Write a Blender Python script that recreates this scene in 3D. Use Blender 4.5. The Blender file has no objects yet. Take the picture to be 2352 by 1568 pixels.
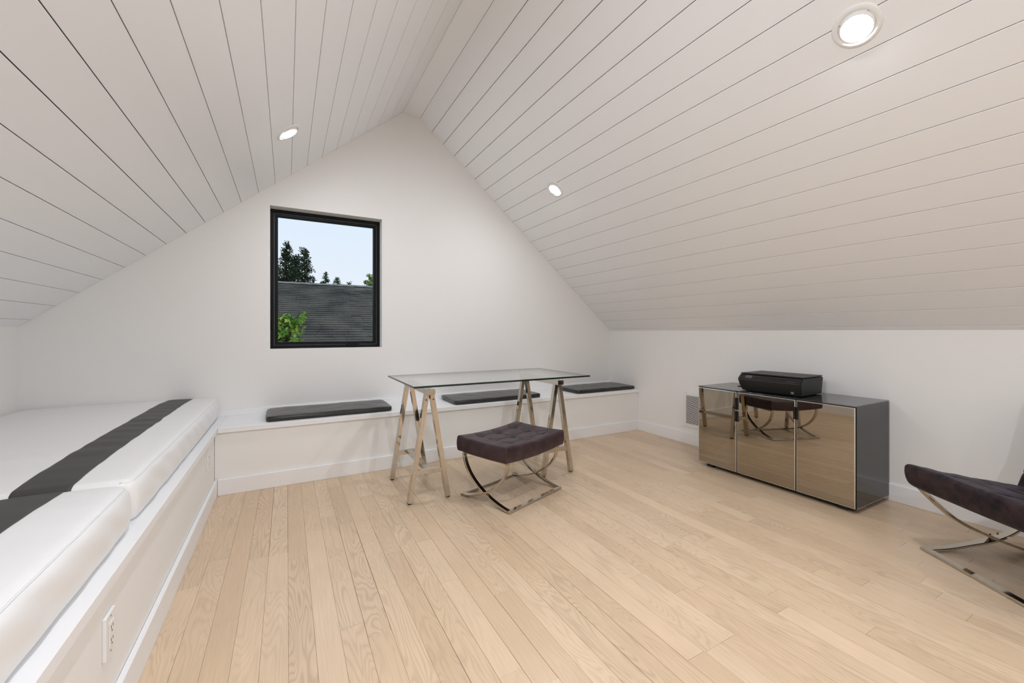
import bpy, bmesh, math, random
from mathutils import Vector, Matrix, Euler
import mathutils.noise as mnoise

PI = math.pi
S = bpy.context.scene
C = S.collection

# ------------------------------------------------------------------ camera, sky, sun, exposure
TH = 0.5023
cam = bpy.data.cameras.new('camera')
cam.sensor_width = 36.0
cam.lens = 941.0 / 2352.0 * 36.0
cam.shift_y = -23.1 / 2352.0
cam.clip_start = 0.02
cam.clip_end = 300
camo = bpy.data.objects.new('camera', cam)
camo.location = (0, 0, 1.1)
camo.rotation_euler = (PI / 2, 0, -TH)
C.objects.link(camo)
S.camera = camo

S.view_settings.view_transform = 'Standard'
S.view_settings.look = 'None'
S.view_settings.gamma = 1
S.view_settings.use_curve_mapping = False
S.view_settings.exposure = 0.07
S.cycles.use_denoising = True
S.cycles.max_bounces = 12
S.cycles.diffuse_bounces = 6
S.cycles.glossy_bounces = 8
S.cycles.transparent_max_bounces = 16
S.cycles.sample_clamp_indirect = 6.0
S.cycles.caustics_reflective = False
S.cycles.caustics_refractive = False

w = bpy.data.worlds.new('sky')
S.world = w
w.use_nodes = True
nt = w.node_tree
for n in list(nt.nodes):
    nt.nodes.remove(n)
out = nt.nodes.new('ShaderNodeOutputWorld')
bg = nt.nodes.new('ShaderNodeBackground')
tc = nt.nodes.new('ShaderNodeTexCoord')
sp = nt.nodes.new('ShaderNodeSeparateXYZ')
cr = nt.nodes.new('ShaderNodeValToRGB')
nt.links.new(tc.outputs['Generated'], sp.inputs[0])
nt.links.new(sp.outputs['Z'], cr.inputs[0])
nt.links.new(cr.outputs[0], bg.inputs[0])
nt.links.new(bg.outputs[0], out.inputs[0])
cr.color_ramp.elements[0].position = 0.0
cr.color_ramp.elements[0].color = (0.85, 0.88, 0.96, 1)
cr.color_ramp.elements[1].position = 0.35
cr.color_ramp.elements[1].color = (0.68, 0.82, 0.97, 1)
e_ = cr.color_ramp.elements.new(1.0)
e_.color = (0.38, 0.58, 0.90, 1)
bg.inputs[1].default_value = 1.0

sun = bpy.data.lights.new('sun', 'SUN')
sun.energy = 1.6
sun.angle = math.radians(6)
sun.color = (1.0, 0.96, 0.88)
suno = bpy.data.objects.new('sun', sun)
suno.rotation_euler = Vector((0.40, 0.16, -0.90)).to_track_quat('-Z', 'Y').to_euler()
suno.location = (-6, -8, 12)
C.objects.link(suno)

LAMP_STRENGTH = 575.0
FRONT_DIM, REAR_FULL = 0.40, 1.22      # the pair by the gable wall is dimmed
LAMP_COLOR = (0.935, 0.98, 1.07)

# ------------------------------------------------------------------ room numbers (metres)
XL, XR = -1.505, 3.46          # knee walls
YB, YF = 3.815, -2.4           # gable wall with the window, wall behind the camera
ZK = 1.10                      # knee wall height
AL = math.atan2(0.0931, 0.1139)
AR = math.atan2(0.0938, 0.1106)
PL0 = Vector((-1.449, 0, 1.174)); SL = Vector((0.1139, 0, 0.0931))
PR0 = Vector((1.218, 0, 3.010)); SR = Vector((0.1106, 0, -0.0938))
ZB = 0.452                     # bench / platform top
YBF = 3.343                    # bench front edge
XPF = -0.408                   # platform front edge


# ------------------------------------------------------------------ materials
def mat(name):
    m = bpy.data.materials.new(name)
    m.use_nodes = True
    b = m.node_tree.nodes['Principled BSDF']
    return m, m.node_tree, b


def simple(name, col, rough=0.5, metal=0.0, spec=0.5, **kw):
    m, t, b = mat(name)
    b.inputs['Base Color'].default_value = (*col, 1)
    b.inputs['Roughness'].default_value = rough
    b.inputs['Metallic'].default_value = metal
    b.inputs['Specular IOR Level'].default_value = spec
    for k, v in kw.items():
        b.inputs[k.replace('_', ' ')].default_value = v
    return m


def N(t, kind, **kw):
    n = t.nodes.new(kind)
    for k, v in kw.items():
        setattr(n, k, v)
    return n


def add_bump(m, scale, strength, dist=0.001, detail=3, coord='Object', stretch=None):
    t = m.node_tree
    b = t.nodes['Principled BSDF']
    tc = N(t, 'ShaderNodeTexCoord')
    mp = N(t, 'ShaderNodeMapping')
    if stretch:
        mp.inputs['Scale'].default_value = stretch
    nz = N(t, 'ShaderNodeTexNoise')
    nz.inputs['Scale'].default_value = scale
    nz.inputs['Detail'].default_value = detail
    bp = N(t, 'ShaderNodeBump')
    bp.inputs['Strength'].default_value = strength
    bp.inputs['Distance'].default_value = dist
    t.links.new(tc.outputs[coord], mp.inputs[0])
    t.links.new(mp.outputs[0], nz.inputs['Vector'])
    t.links.new(nz.outputs['Fac'], bp.inputs['Height'])
    t.links.new(bp.outputs[0], b.inputs['Normal'])
    return nz


M = {}
M['wall'] = simple('white_wall_paint', (0.85, 0.84, 0.815), 0.6, spec=0.3)
add_bump(M['wall'], 60, 0.15, 0.0006)
M['plank'] = simple('white_plank_paint', (0.88, 0.885, 0.89), 0.38, spec=0.4)
add_bump(M['plank'], 6, 0.12, 0.003, stretch=(1, 0.3, 1))
M['gap'] = simple('plank_backing', (0.16, 0.14, 0.12), 0.9, spec=0.1)
M['trim'] = simple('white_trim_paint', (0.86, 0.86, 0.86), 0.42, spec=0.4)
add_bump(M['trim'], 30, 0.08, 0.0005)
M['plastic'] = simple('white_plastic', (0.82, 0.82, 0.80), 0.3)
M['slot'] = simple('dark_slot', (0.03, 0.03, 0.03), 0.6)
M['chrome'] = simple('polished_nickel', (0.56, 0.51, 0.44), 0.07, 1.0)
M['rubber'] = simple('black_rubber', (0.015, 0.015, 0.015), 0.6)
M['frame'] = simple('black_window_frame', (0.004, 0.004, 0.004), 0.45, spec=0.2)
M['seal'] = simple('grey_seal', (0.22, 0.24, 0.26), 0.4)
M['gasket'] = simple('clear_pad', (0.75, 0.78, 0.78), 0.2)
M['blackcase'] = simple('black_lacquer', (0.006, 0.007, 0.009), 0.2)
M['mirror'] = simple('bronze_mirror', (0.41, 0.365, 0.30), 0.015, 1.0)
M['mirror_edge'] = simple('mirror_bevel', (0.62, 0.62, 0.60), 0.12, 1.0)
M['sideglass'] = simple('grey_glass_panel', (0.018, 0.020, 0.019), 0.04, 0.0, 0.5, IOR=1.5)
M['topglass'] = simple('black_glass_top', (0.012, 0.013, 0.014), 0.03, 0.0, 1.0, IOR=2.0)
M['printer'] = simple('black_printer_plastic', (0.008, 0.008, 0.008), 0.42, spec=0.35)
M['printer_gloss'] = simple('black_gloss_plastic', (0.008, 0.008, 0.009), 0.12)
M['screen'] = simple('grey_screen', (0.10, 0.10, 0.105), 0.15)
M['print_mark'] = simple('light_grey_print', (0.5, 0.5, 0.5), 0.5)
M['print_dim'] = simple('dim_grey_print', (0.16, 0.16, 0.16), 0.5)
M['button'] = simple('crystal_button', (0.85, 0.80, 0.70), 0.08, 1.0)
M['trunk'] = simple('bark', (0.07, 0.05, 0.035), 0.9)
M['siding'] = simple('grey_siding', (0.35, 0.35, 0.33), 0.8)
M['ridge'] = simple('ridge_cap', (0.17, 0.17, 0.155), 0.9)
M['ground'] = simple('lawn', (0.06, 0.10, 0.03), 0.95)
M['door'] = simple('dark_door', (0.03, 0.02, 0.014), 0.4)


def vinyl(name, col, rough, bump=0.25, scale=5.0):
    m = simple(name, col, rough, spec=0.5)
    add_bump(m, scale, bump, 0.004, 3, stretch=(0.35, 1.6, 1))
    return m


M['white_vinyl'] = vinyl('white_vinyl', (0.83, 0.83, 0.82), 0.34, 0.18)
M['stripe'] = vinyl('charcoal_fabric', (0.045, 0.044, 0.042), 0.5, 0.25)
M['leather'] = vinyl('black_leather', (0.020, 0.019, 0.018), 0.27, 0.3, 9.0)


def velvet(name, base, base2, tint, rough, spec=0.5, sheen=0.12, coat=0.3):
    m, t, b = mat(name)
    tc = N(t, 'ShaderNodeTexCoord')
    nz = N(t, 'ShaderNodeTexNoise')
    nz.inputs['Scale'].default_value = 14
    nz.inputs['Detail'].default_value = 6
    nz.inputs['Roughness'].default_value = 0.65
    rp = N(t, 'ShaderNodeValToRGB')
    rp.color_ramp.elements[0].position = 0.38
    rp.color_ramp.elements[0].color = (*base, 1)
    rp.color_ramp.elements[1].position = 0.66
    rp.color_ramp.elements[1].color = (*base2, 1)
    t.links.new(tc.outputs['Object'], nz.inputs['Vector'])
    t.links.new(nz.outputs['Fac'], rp.inputs[0])
    t.links.new(rp.outputs[0], b.inputs['Base Color'])
    b.inputs['Roughness'].default_value = rough
    b.inputs['Specular IOR Level'].default_value = spec
    b.inputs['Sheen Weight'].default_value = sheen
    b.inputs['Sheen Roughness'].default_value = 0.4
    b.inputs['Coat Weight'].default_value = coat
    b.inputs['Coat Roughness'].default_value = 0.28
    b.inputs['Sheen Tint'].default_value = (*tint, 1)
    n2 = N(t, 'ShaderNodeTexNoise')
    n2.inputs['Scale'].default_value = 90
    bp = N(t, 'ShaderNodeBump')
    bp.inputs['Strength'].default_value = 0.35
    bp.inputs['Distance'].default_value = 0.002
    t.links.new(tc.outputs['Object'], n2.inputs['Vector'])
    t.links.new(n2.outputs['Fac'], bp.inputs['Height'])
    t.links.new(bp.outputs[0], b.inputs['Normal'])
    return m


M['velvet'] = velvet('plum_velvet', (0.020, 0.009, 0.011), (0.046, 0.024, 0.028), (0.50, 0.36, 0.48), 0.42, 0.35, 0.10, 0.10)
M['velvet_dark'] = velvet('midnight_velvet', (0.004, 0.004, 0.007), (0.040, 0.022, 0.024), (0.40, 0.36, 0.62), 0.55, 0.25, 0.09, 0.0)


def glass(name, tint, base=0.04):
    m = bpy.data.materials.new(name)
    m.use_nodes = True
    t = m.node_tree
    for n in list(t.nodes):
        t.nodes.remove(n)
    o = N(t, 'ShaderNodeOutputMaterial')
    tr = N(t, 'ShaderNodeBsdfTransparent')
    tr.inputs[0].default_value = (*tint, 1)
    gl = N(t, 'ShaderNodeBsdfGlossy')
    gl.inputs['Roughness'].default_value = 0.01
    gl.inputs['Color'].default_value = (1, 1, 1, 1)
    lw = N(t, 'ShaderNodeLayerWeight')
    lw.inputs[0].default_value = 0.5
    p = N(t, 'ShaderNodeMath', operation='POWER')
    p.inputs[1].default_value = 5
    mu = N(t, 'ShaderNodeMath', operation='MULTIPLY_ADD')
    mu.inputs[1].default_value = 1 - base
    mu.inputs[2].default_value = base
    mx = N(t, 'ShaderNodeMixShader')
    t.links.new(lw.outputs['Facing'], p.inputs[0])
    t.links.new(p.outputs[0], mu.inputs[0])
    t.links.new(mu.outputs[0], mx.inputs[0])
    t.links.new(tr.outputs[0], mx.inputs[1])
    t.links.new(gl.outputs[0], mx.inputs[2])
    t.links.new(mx.outputs[0], o.inputs[0])
    return m


M['pane'] = glass('window_glass', (0.98, 0.985, 0.985), 0.0)
M['tableglass'] = glass('table_glass', (0.93, 0.955, 0.94), 0.045)
M['glassunder'] = glass('table_glass_under', (0.98, 0.99, 0.985), 0.0)
M['glassedge'] = simple('glass_edge', (0.006, 0.016, 0.014), 0.12)

m, t, b = mat('lamp_lens')
b.inputs['Base Color'].default_value = (1, 1, 1, 1)
b.inputs['Emission Color'].default_value = (*LAMP_COLOR, 1)
b.inputs['Emission Strength'].default_value = LAMP_STRENGTH
M['lens'] = m
M['lamp_white'] = simple('lamp_white', (0.85, 0.84, 0.82), 0.3)


def wood():
    m, t, b = mat('pale_oak')
    tc = N(t, 'ShaderNodeTexCoord')
    oi = N(t, 'ShaderNodeObjectInfo')
    # each plank gets its own slice of the grain
    add = N(t, 'ShaderNodeVectorMath', operation='MULTIPLY_ADD')
    cmb = N(t, 'ShaderNodeCombineXYZ')
    for i, k in enumerate((37.0, 91.0, 13.0)):
        mm = N(t, 'ShaderNodeMath', operation='MULTIPLY')
        mm.inputs[1].default_value = k
        t.links.new(oi.outputs['Random'], mm.inputs[0])
        t.links.new(mm.outputs[0], cmb.inputs[i])
    add.inputs[1].default_value = (1, 1, 1)
    t.links.new(tc.outputs['Object'], add.inputs[0])
    t.links.new(cmb.outputs[0], add.inputs[2])
    # cathedral figure: distort a stretched noise and cut it into rings
    mp = N(t, 'ShaderNodeMapping')
    mp.inputs['Scale'].default_value = (7.0, 0.9, 1)
    t.links.new(add.outputs[0], mp.inputs[0])
    n1 = N(t, 'ShaderNodeTexNoise')
    n1.inputs['Scale'].default_value = 1.6
    n1.inputs['Detail'].default_value = 1.5
    n1.inputs['Distortion'].default_value = 0.5
    t.links.new(mp.outputs[0], n1.inputs['Vector'])
    ring = N(t, 'ShaderNodeMath', operation='MULTIPLY')
    ring.inputs[1].default_value = 130.0
    t.links.new(n1.outputs['Fac'], ring.inputs[0])
    sn = N(t, 'ShaderNodeMath', operation='SINE')
    t.links.new(ring.outputs[0], sn.inputs[0])
    # fine pores along the grain
    mp2 = N(t, 'ShaderNodeMapping')
    mp2.inputs['Scale'].default_value = (160, 7, 1)
    t.links.new(add.outputs[0], mp2.inputs[0])
    n2 = N(t, 'ShaderNodeTexNoise')
    n2.inputs['Scale'].default_value = 1.0
    n2.inputs['Detail'].default_value = 3
    t.links.new(mp2.outputs[0], n2.inputs['Vector'])
    # broad tone drift
    n3 = N(t, 'ShaderNodeTexNoise')
    n3.inputs['Scale'].default_value = 3.0
    t.links.new(add.outputs[0], n3.inputs['Vector'])
    tone = N(t, 'ShaderNodeValToRGB')
    el = tone.color_ramp.elements
    el[0].position = 0.0
    el[0].color = (0.615, 0.450, 0.297, 1)
    el[1].position = 1.0
    el[1].color = (0.695, 0.528, 0.364, 1)
    e = el.new(0.5)
    e.color = (0.660, 0.493, 0.332, 1)
    t.links.new(oi.outputs['Random'], tone.inputs[0])
    # figure strength differs per plank
    fs = N(t, 'ShaderNodeMath', operation='MULTIPLY')
    fs.inputs[1].default_value = 7.31
    t.links.new(oi.outputs['Random'], fs.inputs[0])
    fr = N(t, 'ShaderNodeMath', operation='FRACT')
    t.links.new(fs.outputs[0], fr.inputs[0])
    g = N(t, 'ShaderNodeMath', operation='MULTIPLY_ADD')   # 0..1 ring
    g.inputs[1].default_value = 0.5
    g.inputs[2].default_value = 0.5
    t.links.new(sn.outputs[0], g.inputs[0])
    gp = N(t, 'ShaderNodeMath', operation='POWER')
    gp.inputs[1].default_value = 2.5
    t.links.new(g.outputs[0], gp.inputs[0])
    gm = N(t, 'ShaderNodeMath', operation='MULTIPLY')
    t.links.new(gp.outputs[0], gm.inputs[0])
    t.links.new(fr.outputs[0], gm.inputs[1])
    k1 = N(t, 'ShaderNodeMath', operation='MULTIPLY_ADD')
    k1.inputs[1].default_value = -0.20
    k1.inputs[2].default_value = 1.02
    t.links.new(gm.outputs[0], k1.inputs[0])
    k2 = N(t, 'ShaderNodeMapRange')
    k2.inputs[1].default_value = 0.25
    k2.inputs[2].default_value = 0.75
    k2.inputs[3].default_value = 0.93
    k2.inputs[4].default_value = 1.04
    t.links.new(n2.outputs['Fac'], k2.inputs[0])
    k3 = N(t, 'ShaderNodeMapRange')
    k3.inputs[1].default_value = 0.3
    k3.inputs[2].default_value = 0.7
    k3.inputs[3].default_value = 0.96
    k3.inputs[4].default_value = 1.04
    t.links.new(n3.outputs['Fac'], k3.inputs[0])
    a = N(t, 'ShaderNodeMath', operation='MULTIPLY')
    t.links.new(k1.outputs[0], a.inputs[0])
    t.links.new(k2.outputs[0], a.inputs[1])
    a2 = N(t, 'ShaderNodeMath', operation='MULTIPLY')
    t.links.new(a.outputs[0], a2.inputs[0])
    t.links.new(k3.outputs[0], a2.inputs[1])
    vm = N(t, 'ShaderNodeVectorMath', operation='SCALE')
    t.links.new(tone.outputs[0], vm.inputs[0])
    t.links.new(a2.outputs[0], vm.inputs['Scale'])
    t.links.new(vm.outputs[0], b.inputs['Base Color'])
    b.inputs['Roughness'].default_value = 0.29
    b.inputs['Specular IOR Level'].default_value = 0.45
    bp = N(t, 'ShaderNodeBump')
    bp.inputs['Strength'].default_value = 0.12
    bp.inputs['Distance'].default_value = 0.0006
    t.links.new(a.outputs[0], bp.inputs['Height'])
    t.links.new(bp.outputs[0], b.inputs['Normal'])
    return m


M['oak'] = wood()


def noisy(name, c1, c2, scale, rough=0.9, p0=0.35, p1=0.65):
    m, t, b = mat(name)
    tc = N(t, 'ShaderNodeTexCoord')
    nz = N(t, 'ShaderNodeTexNoise')
    nz.inputs['Scale'].default_value = scale
    nz.inputs['Detail'].default_value = 4
    rp = N(t, 'ShaderNodeValToRGB')
    rp.color_ramp.elements[0].position = p0
    rp.color_ramp.elements[0].color = (*c1, 1)
    rp.color_ramp.elements[1].position = p1
    rp.color_ramp.elements[1].color = (*c2, 1)
    t.links.new(tc.outputs['Object'], nz.inputs['Vector'])
    t.links.new(nz.outputs['Fac'], rp.inputs[0])
    t.links.new(rp.outputs[0], b.inputs['Base Color'])
    b.inputs['Roughness'].default_value = rough
    b.inputs['Specular IOR Level'].default_value = 0.2
    return m


M['shingle'] = noisy('asphalt_shingle', (0.046, 0.044, 0.038), (0.110, 0.103, 0.082), 1.1)
M['leaf_dark'] = noisy('dark_leaf', (0.018, 0.040, 0.022), (0.060, 0.085, 0.040), 2.0)
M['leaf_mid'] = noisy('mid_leaf', (0.03, 0.075, 0.04), (0.06, 0.12, 0.05), 2.0)
M['leaf_green'] = noisy('bright_leaf', (0.06, 0.19, 0.02), (0.30, 0.42, 0.07), 7.0, 0.55)
M['leaf_lime'] = noisy('lime_leaf', (0.10, 0.22, 0.03), (0.30, 0.45, 0.10), 4.0, 0.6)


# ------------------------------------------------------------------ mesh helpers
def link(name, bm, material, parent=None, loc=None, smooth=False, kind=None):
    me = bpy.data.meshes.new(name)
    bmesh.ops.recalc_face_normals(bm, faces=bm.faces[:])
    bm.to_mesh(me)
    bm.free()
    if material:
        mats = material if isinstance(material, (list, tuple)) else [material]
        for mm in mats:
            me.materials.append(mm)
    if smooth:
        for p in me.polygons:
            p.use_smooth = True
    o = bpy.data.objects.new(name, me)
    C.objects.link(o)
    if parent:
        o.parent = parent
    if loc:
        o.location = loc
    if kind:
        o['kind'] = kind
    return o


def thing(name, label, cat, loc=(0, 0, 0), rot=(0, 0, 0), group=None):
    o = bpy.data.objects.new(name, None)
    C.objects.link(o)
    o.empty_display_size = 0.1
    o.location = loc
    o.rotation_euler = rot
    o['label'] = label
    o['category'] = cat
    if group:
        o['group'] = group
    return o


def root_struct(name, loc=(0, 0, 0)):
    o = bpy.data.objects.new(name, None)
    C.objects.link(o)
    o.location = loc
    o['kind'] = 'structure'
    return o


def tag(o, label, cat, group=None):
    o['label'] = label
    o['category'] = cat
    if group:
        o['group'] = group
    return o


def bx(bm, x0, x1, y0, y1, z0, z1, bev=0.0, seg=1, mtx=None, mi=0):
    vs = [bm.verts.new((x, y, z)) for x in (x0, x1) for y in (y0, y1) for z in (z0, z1)]
    f = [(0, 1, 3, 2), (4, 6, 7, 5), (0, 4, 5, 1), (2, 3, 7, 6), (0, 2, 6, 4), (1, 5, 7, 3)]
    fs = [bm.faces.new([vs[i] for i in q]) for q in f]
    for q in fs:
        q.material_index = mi
    geo_v = vs
    if bev > 0:
        es = list({e for q in fs for e in q.edges})
        r = bmesh.ops.bevel(bm, geom=es, offset=bev, segments=seg, affect='EDGES', profile=0.5)
        geo_v = list({v for q in r['faces'] for v in q.verts} | {v for v in vs if v.is_valid})
        for q in r['faces']:
            q.material_index = mi
    if mtx is not None:
        bmesh.ops.transform(bm, matrix=mtx, verts=geo_v)
    return geo_v


def box(name, x0, x1, y0, y1, z0, z1, m, parent=None, bev=0.0, seg=1, loc=None, mtx=None):
    bm = bmesh.new()
    bx(bm, x0, x1, y0, y1, z0, z1, bev, seg, mtx)
    return link(name, bm, m, parent, loc)


def poly_prism(name, pts, y0, y1, m, parent=None):
    """pts in (x, z), extruded along y"""
    bm = bmesh.new()
    a = [bm.verts.new((x, y0, z)) for x, z in pts]
    b = [bm.verts.new((x, y1, z)) for x, z in pts]
    bm.faces.new(a)
    bm.faces.new(list(reversed(b)))
    n = len(pts)
    for i in range(n):
        bm.faces.new((a[i], b[i], b[(i + 1) % n], a[(i + 1) % n]))
    return link(name, bm, m, parent)


def bar(bm, p, q, side, wd, th):
    """square bar from p to q, 'side' = direction of width wd"""
    p, q = Vector(p), Vector(q)
    d = (q - p).normalized()
    s = Vector(side)
    s = (s - d * s.dot(d)).normalized()
    n = d.cross(s)
    vs = []
    for c in (p, q):
        for a, b in ((-1, -1), (1, -1), (1, 1), (-1, 1)):
            vs.append(bm.verts.new(c + s * (a * wd / 2) + n * (b * th / 2)))
    for f in ((3, 2, 1, 0), (4, 5, 6, 7), (0, 1, 5, 4), (1, 2, 6, 5), (2, 3, 7, 6), (3, 0, 4, 7)):
        bm.faces.new([vs[i] for i in f])


def ribbon(bm, pts, side, wd, th):
    """rectangular section swept along a planar curve; 'side' is the plane's normal"""
    side = Vector(side).normalized()
    pts = [Vector(p) for p in pts]
    rings = []
    for i, p in enumerate(pts):
        d = (pts[min(i + 1, len(pts) - 1)] - pts[max(i - 1, 0)]).normalized()
        n = side.cross(d).normalized()
        e = th * 0.18
        prof = [(-wd / 2 + e, -th / 2), (wd / 2 - e, -th / 2), (wd / 2, -th / 2 + e), (wd / 2, th / 2 - e),
                (wd / 2 - e, th / 2), (-wd / 2 + e, th / 2), (-wd / 2, th / 2 - e), (-wd / 2, -th / 2 + e)]
        rings.append([bm.verts.new(p + side * a + n * b) for a, b in prof])
    for a, b in zip(rings, rings[1:]):
        for k in range(8):
            bm.faces.new((a[k], a[(k + 1) % 8], b[(k + 1) % 8], b[k]))
    bm.faces.new(rings[0])
    bm.faces.new(list(reversed(rings[-1])))


def tube(bm, pts, r, seg=8, closed=False):
    pts = [Vector(p) for p in pts]
    n = len(pts)
    rings = []
    up = Vector((0, 0, 1))
    for i, p in enumerate(pts):
        if closed:
            d = (pts[(i + 1) % n] - pts[i - 1]).normalized()
        else:
            d = (pts[min(i + 1, n - 1)] - pts[max(i - 1, 0)]).normalized()
        ref = up if abs(d.dot(up)) < 0.95 else Vector((1, 0, 0))
        a = d.cross(ref).normalized()
        b = d.cross(a).normalized()
        rr = r[i] if isinstance(r, (list, tuple)) else r
        rings.append([bm.verts.new(p + (a * math.cos(2 * PI * k / seg) + b * math.sin(2 * PI * k / seg)) * rr) for k in range(seg)])
    m_ = n if closed else n - 1
    for i in range(m_):
        a, b = rings[i], rings[(i + 1) % n]
        for k in range(seg):
            bm.faces.new((a[k], a[(k + 1) % seg], b[(k + 1) % seg], b[k]))
    if not closed:
        bm.faces.new(rings[0])
        bm.faces.new(list(reversed(rings[-1])))


def lathe(bm, prof, seg=40, mtx=None):
    """prof: (r, z) list revolved about z"""
    rings = []
    vs_all = []
    for r, z in prof:
        if r < 1e-6:
            v = bm.verts.new((0, 0, z))
            rings.append([v])
            vs_all.append(v)
        else:
            ring = [bm.verts.new((r * math.cos(2 * PI * k / seg), r * math.sin(2 * PI * k / seg), z)) for k in range(seg)]
            rings.append(ring)
            vs_all += ring
    for a, b in zip(rings, rings[1:]):
        for k in range(seg):
            k2 = (k + 1) % seg
            if len(a) == 1 and len(b) == 1:
                continue
            if len(a) == 1:
                bm.faces.new((a[0], b[k], b[k2]))
            elif len(b) == 1:
                bm.faces.new((a[k], a[k2], b[0]))
            else:
                bm.faces.new((a[k], a[k2], b[k2], b[k]))
    if mtx is not None:
        bmesh.ops.transform(bm, matrix=mtx, verts=vs_all)


def spaced(half, r, n):
    """grid coordinates over [-half, half], denser in the rounded ends"""
    e = 5
    a = [-half + r * (1 - math.cos(PI / 2 * k / e)) for k in range(e)]
    mid = [-half + r + (2 * half - 2 * r) * k / n for k in range(n + 1)]
    return a + mid + [-v for v in reversed(a)]


def round_map(p, hx, hy, hz, r):
    inner = Vector((max(-hx + r, min(hx - r, p.x)), max(-hy + r, min(hy - r, p.y)), max(-hz + r, min(hz - r, p.z))))
    d = p - inner
    k = sum(1 for c in d if abs(c) > 1e-9)
    if k > 1:
        # cube -> sphere style mapping keeps the spacing even
        m_ = max(abs(d.x), abs(d.y), abs(d.z))
        return inner + d.normalized() * m_
    return p


def soft_box(bm, wx, wy, wz, r, nx, ny, nz, fn=None, mi=0):
    hx, hy, hz = wx / 2, wy / 2, wz / 2
    X, Y, Z = spaced(hx, r, nx), spaced(hy, r, ny), spaced(hz, min(r, hz * 0.999), nz)
    cache = {}

    def V(x, y, z):
        k = (round(x, 6), round(y, 6), round(z, 6))
        if k not in cache:
            p = round_map(Vector((x, y, z)), hx, hy, hz, min(r, hz * 0.999))
            if fn:
                p = fn(p)
            cache[k] = bm.verts.new(p)
        return cache[k]

    def grid(A, B, f):
        for i in range(len(A) - 1):
            for j in range(len(B) - 1):
                q = [V(*f(A[i], B[j])), V(*f(A[i + 1], B[j])), V(*f(A[i + 1], B[j + 1])), V(*f(A[i], B[j + 1]))]
                if len(set(q)) == 4:
                    try:
                        bm.faces.new(q).material_index = mi
                    except ValueError:
                        pass
    for s in (-hz, hz):
        grid(X, Y, lambda a, b, s=s: (a, b, s))
    for s in (-hy, hy):
        grid(X, Z, lambda a, b, s=s: (a, s, b))
    for s in (-hx, hx):
        grid(Y, Z, lambda a, b, s=s: (s, a, b))


def noise(x, y, z=0.0):
    return mnoise.noise(Vector((x, y, z)))


# ------------------------------------------------------------------ floor
floor = box('floor', XL - 0.05, XR + 0.05, YF - 0.05, YB + 0.05, -0.12, -0.019, M['trunk'])
floor['kind'] = 'structure'
rnd = random.Random(7)
PW = 0.0835
GAP = 0.0006
far_planks = []
x = XPF - 0.005
k = 0
near_count = 0
XE = XR - 0.013
while x < XE - 0.005:
    x1 = min(x + PW, XE)
    y = YBF + 0.012
    y_ends = y
    first = True
    while y > YF + 0.02:
        L = rnd.choice((0.32, 0.45, 0.6, 0.75, 0.9, 1.1, 1.4, 1.7)) * rnd.uniform(0.85, 1.15)
        if first:
            L *= rnd.uniform(0.3, 1.0)
            first = False
        y0 = max(y - L, YF + 0.015)
        if y0 < YF + 0.3:
            y0 = YF + 0.015
        lift = rnd.uniform(-0.0003, 0.0003)
        # in front of the lens and to its right the floor is in view
        edge = -0.55 + 0.30 * max(0, x)
        if y > max(0.0, edge) and near_count < 299:
            bm = bmesh.new()
            cx, cy = (x + x1) / 2, (y + y0) / 2
            hx, hy = (x1 - x) / 2 - GAP / 2 - (0.0006 if rnd.random() < 0.2 else 0), (y - y0) / 2 - GAP / 2
            # box with a fine chamfer on the upper edges
            c = 0.0004
            low = [bm.verts.new((sx * hx, sy * hy, -0.018)) for sx, sy in ((-1, -1), (1, -1), (1, 1), (-1, 1))]
            mid = [bm.verts.new((sx * hx, sy * hy, -c)) for sx, sy in ((-1, -1), (1, -1), (1, 1), (-1, 1))]
            top = [bm.verts.new((sx * (hx - c), sy * (hy - c), 0)) for sx, sy in ((-1, -1), (1, -1), (1, 1), (-1, 1))]
            bm.faces.new(top)
            bm.faces.new(low)
            for a, b_ in ((low, mid), (mid, top)):
                for i in range(4):
                    bm.faces.new((a[i], a[(i + 1) % 4], b_[(i + 1) % 4], b_[i]))
            link('plank', bm, M['oak'], floor, (cx, cy, lift))
            near_count += 1
        else:
            far_planks.append((x, x1, y0, y))
        y = y0
    x = x1
bm = bmesh.new()
for (a, b_, c, d) in far_planks:
    bx(bm, a + GAP / 2, b_ - GAP / 2, c + GAP / 2, d - GAP / 2, -0.018, 0.0)
link('plank_field', bm, M['oak'], floor, kind='stuff')

# ------------------------------------------------------------------ walls
T = 0.22
WX0, WX1, WZ0, WZ1 = -0.120, 0.754, 0.958, 2.113
apexL = (0.944, 3.125)
apexR = (1.100, 3.110)


def hole_wall(name, y0, y1, outline, hole, m):
    bm = bmesh.new()
    hx0, hx1, hz0, hz1 = hole
    P = outline
    Hc = [(hx0, hz0), (hx1, hz0), (hx1, hz1), (hx0, hz1)]
    # outline listed: bottom-left, bottom-right, right knee, right apex, left apex, left knee
    quads = [
        [P[0], P[1], Hc[1], Hc[0]],
        [P[1], P[2], P[3], Hc[2], Hc[1]],
        [P[3], P[4], Hc[3], Hc[2]],
        [P[4], P[5], P[0], Hc[0], Hc[3]],
    ]
    cache = {}

    def V(p, y):
        kk = (p, y)
        if kk not in cache:
            cache[kk] = bm.verts.new((p[0], y, p[1]))
        return cache[kk]
    for q in quads:
        bm.faces.new([V(p, y0) for p in q])
        bm.faces.new([V(p, y1) for p in reversed(q)])
    for loop in (P, Hc):
        for i in range(len(loop)):
            a, b2 = loop[i], loop[(i + 1) % len(loop)]
            bm.faces.new([V(a, y0), V(b2, y0), V(b2, y1), V(a, y1)])
    return link(name, bm, m)


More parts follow.
